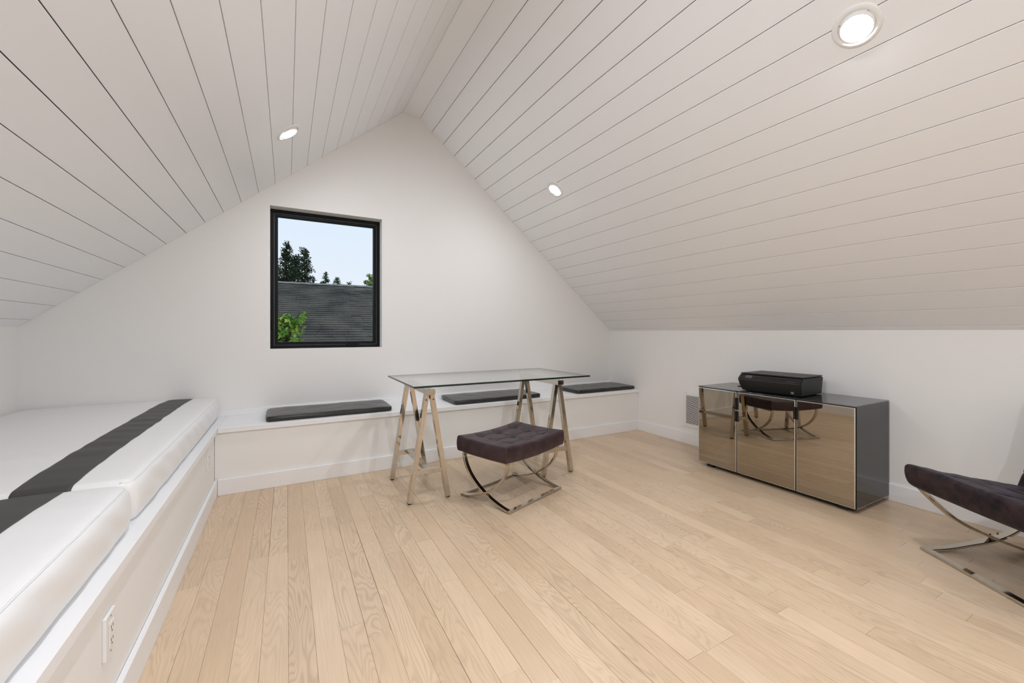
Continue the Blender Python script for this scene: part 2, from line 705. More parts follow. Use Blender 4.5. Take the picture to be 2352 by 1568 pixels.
out_pts = [(XL - 0.1, -0.1), (XR + 0.1, -0.1), (XR + 0.1, 1.065), (1.10, 3.155), (0.944, 3.17), (XL - 0.1, 1.085)]
o = hole_wall('wall_back', YB, YB + T, out_pts, (WX0, WX1, WZ0, WZ1), M['wall'])
o['kind'] = 'structure'
o = poly_prism('wall_front', out_pts, YF - 0.15, YF, M['wall'])
o['kind'] = 'structure'
o = box('wall_left', XL - 0.12, XL, YF, YB, -0.1, ZK + 0.03, M['wall'])
o['kind'] = 'structure'
o = box('wall_right', XR, XR + 0.12, YF, YB, -0.1, ZK + 0.02, M['wall'])
o['kind'] = 'structure'

# ------------------------------------------------------------------ ceiling: backing slab and the painted planks
nL = Vector((SL.z, 0, -SL.x)).normalized()      # into the room
nR = Vector((SR.z, 0, -SR.x)).normalized()
if nR.z > 0:
    nR = -nR
TP = 0.014
GC = 0.0032
bm = bmesh.new()


def slab(bm, p, q, n, t0, t1, y0, y1, mi=0):
    """slab between p and q, from offset t0 to t1 along -n (away from the room)"""
    pts = [p - n * t0, q - n * t0, q - n * t1, p - n * t1]
    a = [bm.verts.new((v.x, y0, v.z)) for v in pts]
    b = [bm.verts.new((v.x, y1, v.z)) for v in pts]
    bm.faces.new(a)
    bm.faces.new(list(reversed(b)))
    for i in range(4):
        bm.faces.new((a[i], b[i], b[(i + 1) % 4], a[(i + 1) % 4]))


Lk, Lt = PL0 - SL * 1.2, PL0 + SL * 21.0
Rt, Rk = PR0 - SR * 1.07, PR0 + SR * 21.0
slab(bm, Lk, Lt + SL * 0.3, nL, TP + 0.001, 0.09, YF - 0.1, YB + T)
slab(bm, Rt - SR * 0.3, Rk + SR * 0.2, nR, TP + 0.001, 0.09, YF - 0.1, YB + T)
bx(bm, Lt.x - 0.02, Rt.x + 0.02, YF - 0.1, YB + T, 3.145, 3.24)
ceil = link('ceiling', bm, M['gap'])
ceil['kind'] = 'structure'


def ceil_plank(p, q, n, y0=YF + 0.001, y1=YB - 0.001):
    mid = (p + q) / 2
    d = (q - p)
    L = d.length
    d.normalize()
    bm = bmesh.new()
    h = L / 2 - GC / 2
    c = 0.0012
    prof = [(-h, -TP), (-h, -c), (-h + c, 0), (h - c, 0), (h, -c), (h, -TP)]
    yc = (y0 + y1) / 2
    a, b = [], []
    for u, v in prof:
        w_ = d * u + n * v
        a.append(bm.verts.new((w_.x, y0 - yc, w_.z)))
        b.append(bm.verts.new((w_.x, y1 - yc, w_.z)))
    bm.faces.new(a)
    bm.faces.new(list(reversed(b)))
    for i in range(6):
        bm.faces.new((a[i], b[i], b[(i + 1) % 6], a[(i + 1) % 6]))
    link('plank', bm, M['plank'], ceil, (mid.x, yc, mid.z))


ceil_plank(PL0 - SL * 0.62, PL0, nL)
for i in range(21):
    ceil_plank(PL0 + SL * i, PL0 + SL * (i + 1), nL)
ceil_plank(PR0 - SR * 1.07, PR0, nR)
for i in range(20):
    ceil_plank(PR0 + SR * i, PR0 + SR * (i + 1), nR)
ceil_plank(PR0 + SR * 20, PR0 + SR * 20.33, nR)
# flat ridge board
a_, b_ = PL0 + SL * 21.0, PR0 - SR * 1.07
bm = bmesh.new()
slab(bm, a_, b_, Vector((0, 0, -1)), 0.0, 0.02, YF, YB - 0.001)
link('ridge_board', bm, M['plank'], ceil)

# ------------------------------------------------------------------ window in the gable wall
win = root_struct('window_1', ((WX0 + WX1) / 2, YB + 0.105, WZ0))
ww, wh = (WX1 - WX0) / 2, WZ1 - WZ0


def ring_frame(name, hx, z0, z1, wd, y0, y1, m, parent, bev=0.002):
    bm = bmesh.new()
    bx(bm, -hx, hx, y0, y1, z0, z0 + wd, bev)
    bx(bm, -hx, hx, y0, y1, z1 - wd, z1, bev)
    bx(bm, -hx, -hx + wd, y0, y1, z0 + wd, z1 - wd, bev)
    bx(bm, hx - wd, hx, y0, y1, z0 + wd, z1 - wd, bev)
    return link(name, bm, m, parent)


ring_frame('window_frame', ww - 0.001, 0.001, wh - 0.001, 0.024, 0.0, 0.09, M['frame'], win)
ring_frame('seal', ww - 0.0255, 0.0255, wh - 0.0255, 0.004, 0.018, 0.04, M['seal'], win, 0.0005)
ring_frame('sash', ww - 0.030, 0.030, wh - 0.030, 0.024, 0.012, 0.06, M['frame'], win)
box('pane', -ww + 0.052, ww - 0.052, 0.034, 0.039, 0.052, wh - 0.052, M['pane'], win)
bm = bmesh.new()
bx(bm, 0.155, 0.255, -0.012, 0.02, 0.004, 0.034, 0.004)
bx(bm, 0.175, 0.245, -0.022, -0.012, 0.010, 0.022, 0.003)
link('crank_handle', bm, M['frame'], win)
bm = bmesh.new()
bx(bm, -ww + 0.006, -ww + 0.022, -0.010, 0.004, 0.16, 0.24, 0.003)
link('latch', bm, M['frame'], win)

# ------------------------------------------------------------------ baseboards
o = box('baseboard_right', XR - 0.015, XR, YF, YBF, 0.0, 0.107, M['trim'], bev=0.0015)
o['kind'] = 'structure'
o = box('baseboard_front', XPF, XR - 0.016, YF, YF + 0.015, 0.0, 0.107, M['trim'], bev=0.0015)
o['kind'] = 'structure'
o = box('door_1', 0.9, 1.75, YF - 0.02, YF + 0.02, 0.0, 2.0, M['trim'], bev=0.004)
o['kind'] = 'structure'
ob = bmesh.new()
lathe(ob, [(0, 0.07), (0.022, 0.068), (0.028, 0.05), (0.02, 0.035), (0.01, 0.03), (0.01, 0.0), (0.026, 0.0)], 20,
      Matrix.Translation((1.68, YF + 0.02, 0.95)) @ Matrix.Rotation(-PI / 2, 4, 'X'))
link('door_handle', ob, M['chrome'], o, smooth=True)
# trim board at the back of the bench
o = box('trim_1', XL + 0.9, XR, YB - 0.012, YB, ZB, ZB + 0.042, M['trim'], bev=0.0015)
o['kind'] = 'structure'

# ------------------------------------------------------------------ built-in bench and platform
OV = 0.018
bench = thing('window_bench', 'long white built-in bench along the gable wall under the window', 'bench', (1.5, YBF, 0))


def wbox(name, x0, x1, y0, y1, z0, z1, m, parent, bev=0.0):
    l = parent.location
    return box(name, x0 - l.x, x1 - l.x, y0 - l.y, y1 - l.y, z0 - l.z, z1 - l.z, m, parent, bev)


wbox('seat_board', XPF + 0.001, XR - 0.001, YBF, YB - 0.001, ZB - 0.034, ZB, M['trim'], bench, 0.0018)
wbox('front_panel', XPF - OV + 0.002, XR - 0.001, YBF + OV, YBF + OV + 0.02, 0.0, ZB - 0.035, M['wall'], bench)
wbox('baseboard', XPF + 0.001, XR - 0.002, YBF, YBF + OV - 0.001, 0.0, 0.107, M['trim'], bench, 0.0018)

plat = thing('bed_platform', 'white built-in bed platform along the left wall below the mattresses', 'platform', (XPF, 1.0, 0))
wbox('top_board', XL + 0.001, XPF, YF + 0.001, YB - 0.001, ZB - 0.034, ZB, M['trim'], plat, 0.0018)
wbox('front_panel', XPF - OV - 0.02, XPF - OV, YF + 0.001, YBF + 0.06, 0.0, ZB - 0.035, M['wall'], plat)
wbox('baseboard', XPF - OV + 0.001, XPF, YF + 0.001, YBF - 0.001, 0.0, 0.107, M['trim'], plat, 0.0018)


# ------------------------------------------------------------------ sockets
def outlet(label, loc, rotz, deep=0.006, group='white wall sockets'):
    t = thing('wall_socket', label, 'socket', loc, (0, 0, rotz), group)
    bm = bmesh.new()
    bx(bm, -0.035, 0.035, -deep, 0, 0, 0.114, 0.002)
    link('cover_plate', bm, M['plastic'], t)
    bm = bmesh.new()
    bx(bm, -0.0165, 0.0165, -deep - 0.0025, -deep, 0.0235, 0.0905, 0.0012)
    f = link('socket_face', bm, M['plastic'], t)
    bm = bmesh.new()
    for z in (0.040, 0.074):
        for sx, hh in ((-0.0065, 0.0045), (0.0065, 0.0035)):
            bx(bm, sx - 0.0011, sx + 0.0011, -deep - 0.0029, -deep - 0.0024, z + 0.002 - hh, z + 0.002 + hh)
        bx(bm, -0.0022, 0.0022, -deep - 0.0029, -deep - 0.0024, z - 0.0125, z - 0.008)
    link('slots', bm, M['slot'], f)
    bm = bmesh.new()
    bm.free()
    for z in (0.010, 0.104):
        bm = bmesh.new()
        lathe(bm, [(0, 0.0008), (0.0028, 0.0006), (0.003, 0)], 10, Matrix.Translation((0, -deep, z)) @ Matrix.Rotation(PI / 2, 4, 'X'))
        link('screw', bm, M['seal'], t)
    return t


outlet('white socket low on the bench front, seen between the far trestle legs', (1.953, YBF + OV, 0.247), 0)
outlet('white socket on the platform front near the camera, bottom left', (XPF - OV, 1.494, 0.228), PI / 2, 0.0085)
outlet('white socket on the platform front beside the bench corner', (XPF - OV, 3.095, 0.255), PI / 2, 0.0075)


# ------------------------------------------------------------------ mattresses
def mattress(name, label, x0, x1, y0, y1, thick, seed, stripe_fold):
    cx, cy = (x0 + x1) / 2, (y0 + y1) / 2
    wx, wy = x1 - x0, y1 - y0
    R = 0.030
    hx, hy, hz = wx / 2, wy / 2, thick / 2
    t = thing(name, label, 'mattress', (cx, cy, ZB), group='white mattresses on the platform')

    def deform(p, extra=0.0):
        u, v = p.x / hx, p.y / hy
        topw = max(0.0, min(1.0, (p.z + hz) / thick))
        q = p.copy()
        q.z += 0.020 * (1 - abs(u) ** 3) * (1 - abs(v) ** 5) * topw
        # the corners of the casing pull in a little
        cpull = (abs(u) ** 10) * (abs(v) ** 14)
        q.x -= math.copysign(0.012, u) * cpull
        q.y -= math.copysign(0.018, v) * cpull
        q.z -= 0.006 * cpull * topw
        # belly of the border band
        zz = p.z / hz
        side = max(0.0, 1 - zz * zz)
        if abs(u) > 0.9:
            wr = 0.5 + 0.5 * math.sin(p.y * 34 + seed + 9 * zz * 0.35 + 3 * noise(p.y * 3, seed))
            fade = 0.45 + 0.55 * noise(p.y * 2.3, 5 + seed) * 2
            q.x += math.copysign(side * (0.014 - 0.012 * wr * max(0, min(1.2, fade))), u) * min(1, (abs(u) - 0.9) * 10)
        if abs(v) > 0.95:
            q.y += math.copysign(side * 0.006, v) * min(1, (abs(v) - 0.95) * 20)
        # slack fabric on top near the front edge
        if topw > 0.6:
            q.z += 0.0022 * noise(p.x * 2.2, p.y * 11, seed) * topw
        q.z += 0.0018 * noise(p.x * 4, p.y * 5, seed + 4)
        q.z = max(q.z, -hz) + hz
        return q
    bm = bmesh.new()
    soft_box(bm, wx, wy, thick, R, 34, 90, 6, deform)
    link('casing', bm, M['white_vinyl'], t, smooth=True)
    # piping along the upper and lower edge
    for zc, nm in ((hz - R * 0.30, 'piping'), (-hz + R * 0.30, 'piping')):
        bm = bmesh.new()
        pts = []
        rc = R
        o_ = R * 0.30
        px_, py_ = hx - o_ + 0.0008, hy - o_ + 0.0008
        n_ = 70
        seq = []
        for k_ in range(0, 5):
            a = -PI / 2 + PI / 2 * k_ / 5
            seq.append((px_ - rc + rc * math.cos(a), -py_ + rc + rc * math.sin(a)))
        for i in range(n_):
            seq.append((px_, -py_ + rc + (2 * py_ - 2 * rc) * i / (n_ - 1)))
        for k_ in range(1, 6):
            a = PI / 2 * k_ / 5
            seq.append((px_ - rc + rc * math.cos(a), py_ - rc + rc * math.sin(a)))
        for (sx, sy) in seq:
            q = deform(Vector((sx, sy, zc)))
            pts.append(q)
        tube(bm, pts, 0.0026, 6)
        link(nm, bm, M['white_vinyl'], t, smooth=True)
    # charcoal band sewn across the top, running the length of the mattress
    sx0, sx1 = -0.605 - cx, -0.742 - cx
    bm = bmesh.new()
    xs = [sx0 + (sx1 - sx0) * i / 14 for i in range(15)]
    g = 0.0016
    ys = spaced(hy + g, R, 220)
    path = [(-hy - g, -hz * 0.9), (-hy - g, 0.0)] + [(-hy - g, hz - R)] + \
           [(yy, hz + g) for yy in ys] + [(hy + g, hz - R), (hy + g, 0.0), (hy + g, -hz * 0.9)]
    rows = []
    for (yy, zz) in path:
        row = []
        for i, xx in enumerate(xs):
            wob = 0.0035 * noise(yy * 9, i // 14 * 3.0 + seed) * stripe_fold
            if i in (0, 14):
                xx = xx + wob * 1.3
            p = round_map(Vector((xx, yy, zz)), hx, hy + g, hz + g, R)
            q = deform(p)
            if zz > hz:
                yw = yy + cy
                wfold = stripe_fold * max(0.0, 1 - abs(yw - 2.95) / 0.95)
                f = math.sin(yw * 46 + (xx - sx0) * 9 + 2.2 * noise(yw * 4, seed))
                f = f * (0.6 + 0.8 * noise(yw * 7, 3.3))
                edge = math.sin(PI * i / 14) ** 0.5
                q.z += 0.0045 * wfold * (f + 0.6) * edge + 0.0012 * edge
            row.append(bm.verts.new(q))
        rows.append(row)
    for r0, r1 in zip(rows, rows[1:]):
        for i in range(14):
            bm.faces.new((r0[i], r0[i + 1], r1[i + 1], r1[i]))
    s = link('stripe', bm, M['stripe'], t, smooth=True)
    s['label'] = 'charcoal stripe running lengthwise'
    sm = s.modifiers.new('thick', 'SOLIDIFY')
    sm.thickness = 0.001
    return t


mattress('mattress', 'white vinyl mattress with charcoal stripe, far one against the gable wall', XL + 0.02, -0.450, 1.822, 3.795, 0.150, 1.0, 1.0)
mattress('mattress', 'white vinyl mattress with charcoal stripe, near one at bottom left', XL + 0.02, -0.448, -0.17, 1.806, 0.150, 6.0, 0.25)


# ------------------------------------------------------------------ black seat pads on the bench
def seat_pad(label, x0, x1, y0, y1, rot, seed):
    cx, cy = (x0 + x1) / 2, (y0 + y1) / 2
    wx, wy, th = x1 - x0, y1 - y0, 0.038
    t = thing('seat_pad', label, 'cushion', (cx, cy, ZB), (0, 0, rot), 'black seat pads on the bench')
    hx, hy, hz = wx / 2, wy / 2, th / 2

    def deform(p):
        u, v = p.x / hx, p.y / hy
        q = p.copy()
        top = (p.z + hz) / th
        q.z += top * (0.003 * (1 - u ** 4) * (1 - v ** 4) + 0.0016 * noise(p.x * 7, p.y * 12, seed) + 0.001 * math.sin(p.x * 30 + 6 * noise(p.x * 3, p.y * 4, seed)))
        q.x += 0.004 * noise(p.y * 9, seed) * abs(u)
        q.y += 0.003 * noise(p.x * 6, seed + 3) * abs(v)
        cp = abs(u) ** 12 * abs(v) ** 8
        q.x -= math.copysign(0.012, u) * cp
        q.y -= math.copysign(0.010, v) * cp
        q.z = max(q.z, -hz) + hz
        return q
    bm = bmesh.new()
    soft_box(bm, wx, wy, th, 0.016, 60, 24, 3, deform)
    link('cover', bm, M['leather'], t, smooth=True)
    bm = bmesh.new()
    rc = 0.02
    px_, py_ = hx + 0.001 - 0.004, hy + 0.001 - 0.004
    seq = []
    for (c0x, c0y, a0) in ((px_ - rc, py_ - rc, 0), (-px_ + rc, py_ - rc, PI / 2), (-px_ + rc, -py_ + rc, PI), (px_ - rc, -py_ + rc, 1.5 * PI)):
        for k_ in range(6):
            a = a0 + PI / 2 * k_ / 5
            seq.append((c0x + rc * math.cos(a), c0y + rc * math.sin(a)))
    full = []
    for i in range(len(seq)):
        a, b2 = seq[i], seq[(i + 1) % len(seq)]
        d = math.hypot(b2[0] - a[0], b2[1] - a[1])
        n_ = max(1, int(d / 0.02))
        for k_ in range(n_):
            full.append((a[0] + (b2[0] - a[0]) * k_ / n_, a[1] + (b2[1] - a[1]) * k_ / n_))
    pts = [deform(Vector((sx, sy, hz - 0.006))) for sx, sy in full]
    tube(bm, pts, 0.0026, 6, closed=True)
    link('piping', bm, M['leather'], t, smooth=True)
    return t


seat_pad('black leather seat pad on the bench below the window, left of the glass table', -0.137, 0.757, 3.395, 3.795, 0.0, 2)
seat_pad('black leather seat pad on the bench seen behind the glass table', 1.292, 2.196, 3.385, 3.785, 0.006, 7)
seat_pad('black leather seat pad in the right corner of the bench against the side wall', 2.632, 3.445, 3.375, 3.775, 0.0, 11)


# ------------------------------------------------------------------ glass trestle table
def make_trestle(label, x, y0=2.585, y1=3.115, ztop=0.728):
    t = thing('trestle', label, 'trestle', (x, (y0 + y1) / 2, 0), group='metal trestles under the glass top')
    h = (y1 - y0) / 2
    LW, LT = 0.030, 0.036
    spread = 0.128
    for sy in (-1, 1):
        yy = sy * (h - LT / 2)
        for sx in (-1, 1):
            top = Vector((sx * 0.0165, yy, ztop - 0.035))
            bot = Vector((sx * spread, yy, 0.008))
            bm = bmesh.new()
            bar(bm, bot, top, (1, 0, 0), LW, LT)
            # square the foot off level with the floor
            bmesh.ops.bevel(bm, geom=[e for e in bm.edges], offset=0.0022, segments=2, affect='EDGES')
            link('leg', bm, M['chrome'], t)
            bm = bmesh.new()
            bx(bm, sx * spread - 0.011, sx * spread + 0.011, yy - 0.014, yy + 0.014, 0.0, 0.010, 0.002)
            f = link('foot_pad', bm, M['rubber'], t)
        zc = 0.192
        xs = spread - (spread - 0.0165) * zc / (ztop - 0.035)
        bm = bmesh.new()
        bx(bm, -xs + 0.012, xs - 0.012, yy - 0.015, yy + 0.015, zc - 0.015, zc + 0.015, 0.0015)
        link('crossbar', bm, M['chrome'], t)
        for bx_, bz_ in ((-0.024, 0.070), (0.024, 0.070), (0.0, 0.048)):
            bm = bmesh.new()
            lathe(bm, [(0, 0.0016), (0.004, 0.0013), (0.0052, 0)], 12,
                  Matrix.Translation((bx_, yy + sy * LT / 2, ztop - bz_)) @ Matrix.Rotation(-sy * PI / 2, 4, 'X'))
            link('bolt', bm, M['slot'], t)
    bm = bmesh.new()
    bx(bm, -0.019, 0.019, -h + LT - 0.002, h - LT + 0.002, 0.178, 0.206, 0.0015)
    link('stretcher', bm, M['chrome'], t)
    bm = bmesh.new()
    bx(bm, -0.028, 0.028, -h - 0.03, h + 0.03, ztop - 0.036, ztop, 0.002)
    link('top_rail', bm, M['chrome'], t)
    for sy in (-1, 1):
        bm = bmesh.new()
        lathe(bm, [(0, 0.0195), (0.009, 0.0195), (0.010, 0.0185), (0.010, 0)], 20, Matrix.Translation((0.0, sy * (h - 0.03), ztop)))
        link('glass_pad', bm, M['gasket'], t)
    return t


make_trestle('shiny metal A-frame trestle under the left end of the glass top', 0.812)
make_trestle('shiny metal A-frame trestle under the right end of the glass top, behind the stool', 1.828)
bm = bmesh.new()
gx0, gx1, gy0, gy1, gz0, gz1 = 0.684, 2.064, 2.497, 3.238, 0.748, 0.760
cx_, cy_ = (gx0 + gx1) / 2, (gy0 + gy1) / 2
bx(bm, gx0 - cx_, gx1 - cx_, gy0 - cy_, gy1 - cy_, 0, gz1 - gz0, 0.0012)
for f in bm.faces:
    f.normal_update()
    f.material_index = 0 if f.normal.z > 0.9 else (2 if f.normal.z < -0.9 else 1)
o = link('glass_tabletop', bm, [M['tableglass'], M['glassedge'], M['glassunder']], None, (cx_, cy_, gz0))
tag(o, 'clear glass rectangular tabletop with dark green edge resting on two metal trestles', 'tabletop')


# ------------------------------------------------------------------ tufted stool
def stool():
    ang = math.radians(19.5)
    t = thing('tufted_stool', 'plum velvet tufted stool on curved metal X legs beside the glass table', 'stool', (1.352, 2.463, 0), (0, 0, ang))
    LX, LY = 0.272, 0.210
    H = 0.305
    sw, st = 0.030, 0.013
    # local y: +y away from the camera
    for sx in (-1, 1):
        for s in (-1, 1):
            bm = bmesh.new()
            pts = []
            n = 26
            for i in range(n + 1):
                tt = (PI / 2) * i / n * 0.97
                yy = -LY * s + s * 2 * LY * math.sin(tt) * 0.97
                zz = 0.008 + (H - 0.008) * (0.62 * (1 - math.cos(tt)) + 0.38 * tt / (PI / 2) * (tt / (PI / 2)) ** 0.15)
                pts.append((sx * (LX - sw / 2), yy, zz))
            ribbon(bm, pts, (1, 0, 0), sw, st)
            link('curved_leg', bm, M['chrome'], t, smooth=False)
    for sy in (-1, 1):
        bm = bmesh.new()
        bx(bm, -LX, LX, sy * LY - 0.013, sy * LY + 0.013, 0.001, 0.015, 0.0015)
        link('floor_bar', bm, M['chrome'], t)
    # frame rails just under the pad
    for sx in (-1, 1):
        bm = bmesh.new()
        bx(bm, sx * (LX - 0.015) - 0.013, sx * (LX - 0.015) + 0.013, -LY + 0.01, LY - 0.01, H - 0.014, H - 0.002, 0.001)
        link('seat_rail', bm, M['chrome'], t)
    wx, wy, th = 0.600, 0.445, 0.098
    hx, hy, hz = wx / 2, wy / 2, th / 2
    BX = (-0.17, 0.0, 0.17)
    BY = (-0.13, 0.0, 0.13)

    def sag(x, y):
        u, v = x / hx, y / hy
        return -0.030 * (1 - u * u) * (0.5 + 0.5 * (1 - v * v)) - 0.006 * (1 - v * v)

    def deform(p):
        u, v = p.x / hx, p.y / hy
        q = p.copy()
        top = max(0, p.z / hz)
        q.z += sag(p.x, p.y)
        if top > 0.1:
            inside = (1 - abs(u) ** 8) * (1 - abs(v) ** 8)
            q.z += 0.012 * inside * top
            d = 0
            for a in BX:
                for b2 in BY:
                    rr = math.hypot(p.x - a, p.y - b2)
                    d += math.exp(-(rr / 0.030) ** 2)
            q.z -= 0.023 * min(1.1, d) * top
            lx = min(abs(p.x - a) for a in BX)
            ly = min(abs(p.y - b2) for b2 in BY)
            crease = max(math.exp(-(lx / 0.007) ** 2), math.exp(-(ly / 0.007) ** 2))
            q.z -= 0.0065 * crease * inside * top
            q.z += 0.0012 * noise(p.x * 16, p.y * 16, 3) * top * inside
        else:
            q.z -= 0.010 * (1 - u * u) * (1 - v * v) * 0.0
        zz = p.z / hz
        q.x += math.copysign(0.006 * (1 - zz * zz), u) * (abs(u) ** 8) + 0.0015 * noise(p.y * 12, p.z * 12)
        q.y += math.copysign(0.006 * (1 - zz * zz), v) * (abs(v) ** 8) + 0.0015 * noise(p.x * 12, p.z * 12)
        cp = abs(u) ** 12 * abs(v) ** 12
        q.z += 0.006 * cp * zz
        return q
    bm = bmesh.new()
    soft_box(bm, wx, wy, th, 0.012, 76, 56, 7, deform)
    zc = H + 0.053
    seat = link('seat_cushion', bm, M['velvet'], t, (0, 0, zc), smooth=True)
    for a in BX:
        for b2 in BY:
            bm = bmesh.new()
            z0 = deform(Vector((a, b2, hz))).z
            lathe(bm, [(0, 0.005), (0.004, 0.0042), (0.0068, 0.001), (0.0062, -0.002)], 8, Matrix.Translation((a, b2, z0 + 0.004)))
            link('button', bm, M['button'], seat)
    bm = bmesh.new()
    bx(bm, -LX + 0.02, -LX + 0.075, -LY * 0.1, LY * 0.35, -0.074, -0.070)
    tg = link('care_tag', bm, M['plastic'], seat)
    tg['label'] = 'white fabric tag under the seat'
    return t


stool()


# ------------------------------------------------------------------ lounge chair at the right edge
def lounge_chair():
    # local frame: u = seat depth (front to back), v = width; origin at the front left foot
    ang = math.atan2(-0.53, 0.85)
    t = thing('lounge_chair', 'midnight velvet lounge chair on crossed metal legs, cut by the right edge', 'chair', (2.822, 0.816, 0), (0, 0, ang))
    W = 0.72
    sw, st = 0.036, 0.013
    # curve A: front foot up to the top of the back
    ptsA = [(0.0, 0.007), (0.10, 0.017), (0.198, 0.037), (0.27, 0.052), (0.337, 0.072), (0.404, 0.105), (0.46, 0.15), (0.52, 0.215),
            (0.575, 0.30), (0.62, 0.40), (0.655, 0.50), (0.685, 0.60), (0.705, 0.70), (0.715, 0.76)]
    ptsB = [(-0.055, 0.335), (-0.03, 0.315), (0.0, 0.283), (0.06, 0.225), (0.125, 0.170), (0.19, 0.130), (0.249, 0.103), (0.337, 0.066), (0.42, 0.035),
            (0.49, 0.012), (0.53, 0.007)]

    def smoothpts(P, n=5):
        out = []
        for i in range(len(P) - 1):
            p0 = P[max(i - 1, 0)]; p1 = P[i]; p2 = P[i + 1]; p3 = P[min(i + 2, len(P) - 1)]
            for k_ in range(n):
                s = k_ / n
                out.append(tuple(0.5 * ((2 * p1[c]) + (-p0[c] + p2[c]) * s + (2 * p0[c] - 5 * p1[c] + 4 * p2[c] - p3[c]) * s * s
                                        + (-p0[c] + 3 * p1[c] - 3 * p2[c] + p3[c]) * s ** 3) for c in (0, 1)))
        out.append(P[-1])
        return out
    for v in (-sw / 2, -W + sw / 2):
        for P in (ptsA, ptsB):
            bm = bmesh.new()
            ribbon(bm, [(u, v, z) for u, z in smoothpts(P)], (0, 1, 0), sw, st)
            link('curved_leg', bm, M['chrome'], t)
    for u in (0.0, 0.53):
        bm = bmesh.new()
        bx(bm, u - 0.017, u + 0.017, -W, 0.0, 0.001, 0.014, 0.0015)
        link('floor_bar', bm, M['chrome'], t)
    for q in ((-0.052, -0.030, -W + sw, -sw, 0.318, 0.330), (0.520, 0.545, -W + sw, -sw, 0.215, 0.227), (0.675, 0.70, -W + sw, -sw, 0.66, 0.672)):
        bm = bmesh.new()
        bx(bm, *q, 0.0015)
        link('cross_rail', bm, M['chrome'], t)
    for u, z in ((0.32, 0.082), (0.355, 0.088)):
        bm = bmesh.new()
        lathe(bm, [(0, 0.002), (0.004, 0.0015), (0.005, 0)], 10, Matrix.Translation((u, 0.0, z)) @ Matrix.Rotation(-PI / 2, 4, 'X'))
        link('bolt', bm, M['chrome'], t)
    # seat cushion: dips towards the back
    wx, wy, th = 0.56, W + 0.02, 0.112
    hx, hy, hz = wx / 2, wy / 2, th / 2
    u0 = -0.075

    def dseat(p):
        s = (p.x + hx) / wx
        v = p.y / hy
        q = p.copy()
        zc = 0.376 - 0.104 * s - 0.008 * math.sin(PI * s)
        top = max(0, p.z / hz)
        q.z += zc
        q.z += 0.010 * top * (1 - abs(v) ** 6)
        q.z -= 0.012 * (1 - v * v) * (0.5)
        q.x -= (p.z) * 0.18
        lx = min(abs(p.x - a) for a in (-0.14, 0.02, 0.17))
        ly = min(abs(p.y - b2) for b2 in (-0.22, 0.0, 0.22))
        ins = (1 - abs(p.x / hx) ** 8) * (1 - abs(v) ** 8)
        q.z -= 0.006 * top * ins * max(math.exp(-(lx / 0.008) ** 2), math.exp(-(ly / 0.008) ** 2))
        q.z += 0.004 * noise(p.x * 14, p.y * 14, 9) * top
        q.z += 0.0022 * noise(p.x * 30, p.y * 6, 2)
        zz = p.z / hz
        q.x += math.copysign(0.010 * (1 - zz * zz), p.x) * abs(p.x / hx) ** 8
        q.y += math.copysign(0.010 * (1 - zz * zz), v) * abs(v) ** 10
        return q
    bm = bmesh.new()
    soft_box(bm, wx, wy, th, 0.020, 50, 60, 7, dseat)
    link('seat_cushion', bm, M['velvet_dark'], t, (u0 + hx, -W / 2, 0), smooth=True)
    # back cushion
    bh, bt = 0.56, 0.10

    def dback(p):
        # p.x thickness, p.z up
        q = p.copy()
        s = (p.z + bh / 2) / bh
        ux = 0.475 + 0.125 * s + 0.02 * math.sin(PI * s)
        q.x = ux + p.x + 0.006 * noise(p.y * 10, p.z * 10)
        q.z = 0.285 + s * 0.50
        ly = min(abs(p.y - b2) for b2 in (-0.22, 0.0, 0.22))
        lz = min(abs(p.z - a) for a in (-0.16, 0.0, 0.16))
        if p.x < 0:
            q.x += 0.006 * max(math.exp(-(ly / 0.008) ** 2), math.exp(-(lz / 0.008) ** 2))
        return q
    bm = bmesh.new()
    soft_box(bm, bt, wy, bh, 0.030, 6, 56, 44, dback)
    link('back_cushion', bm, M['velvet_dark'], t, (0, -W / 2, 0), smooth=True)
    return t


lounge_chair()


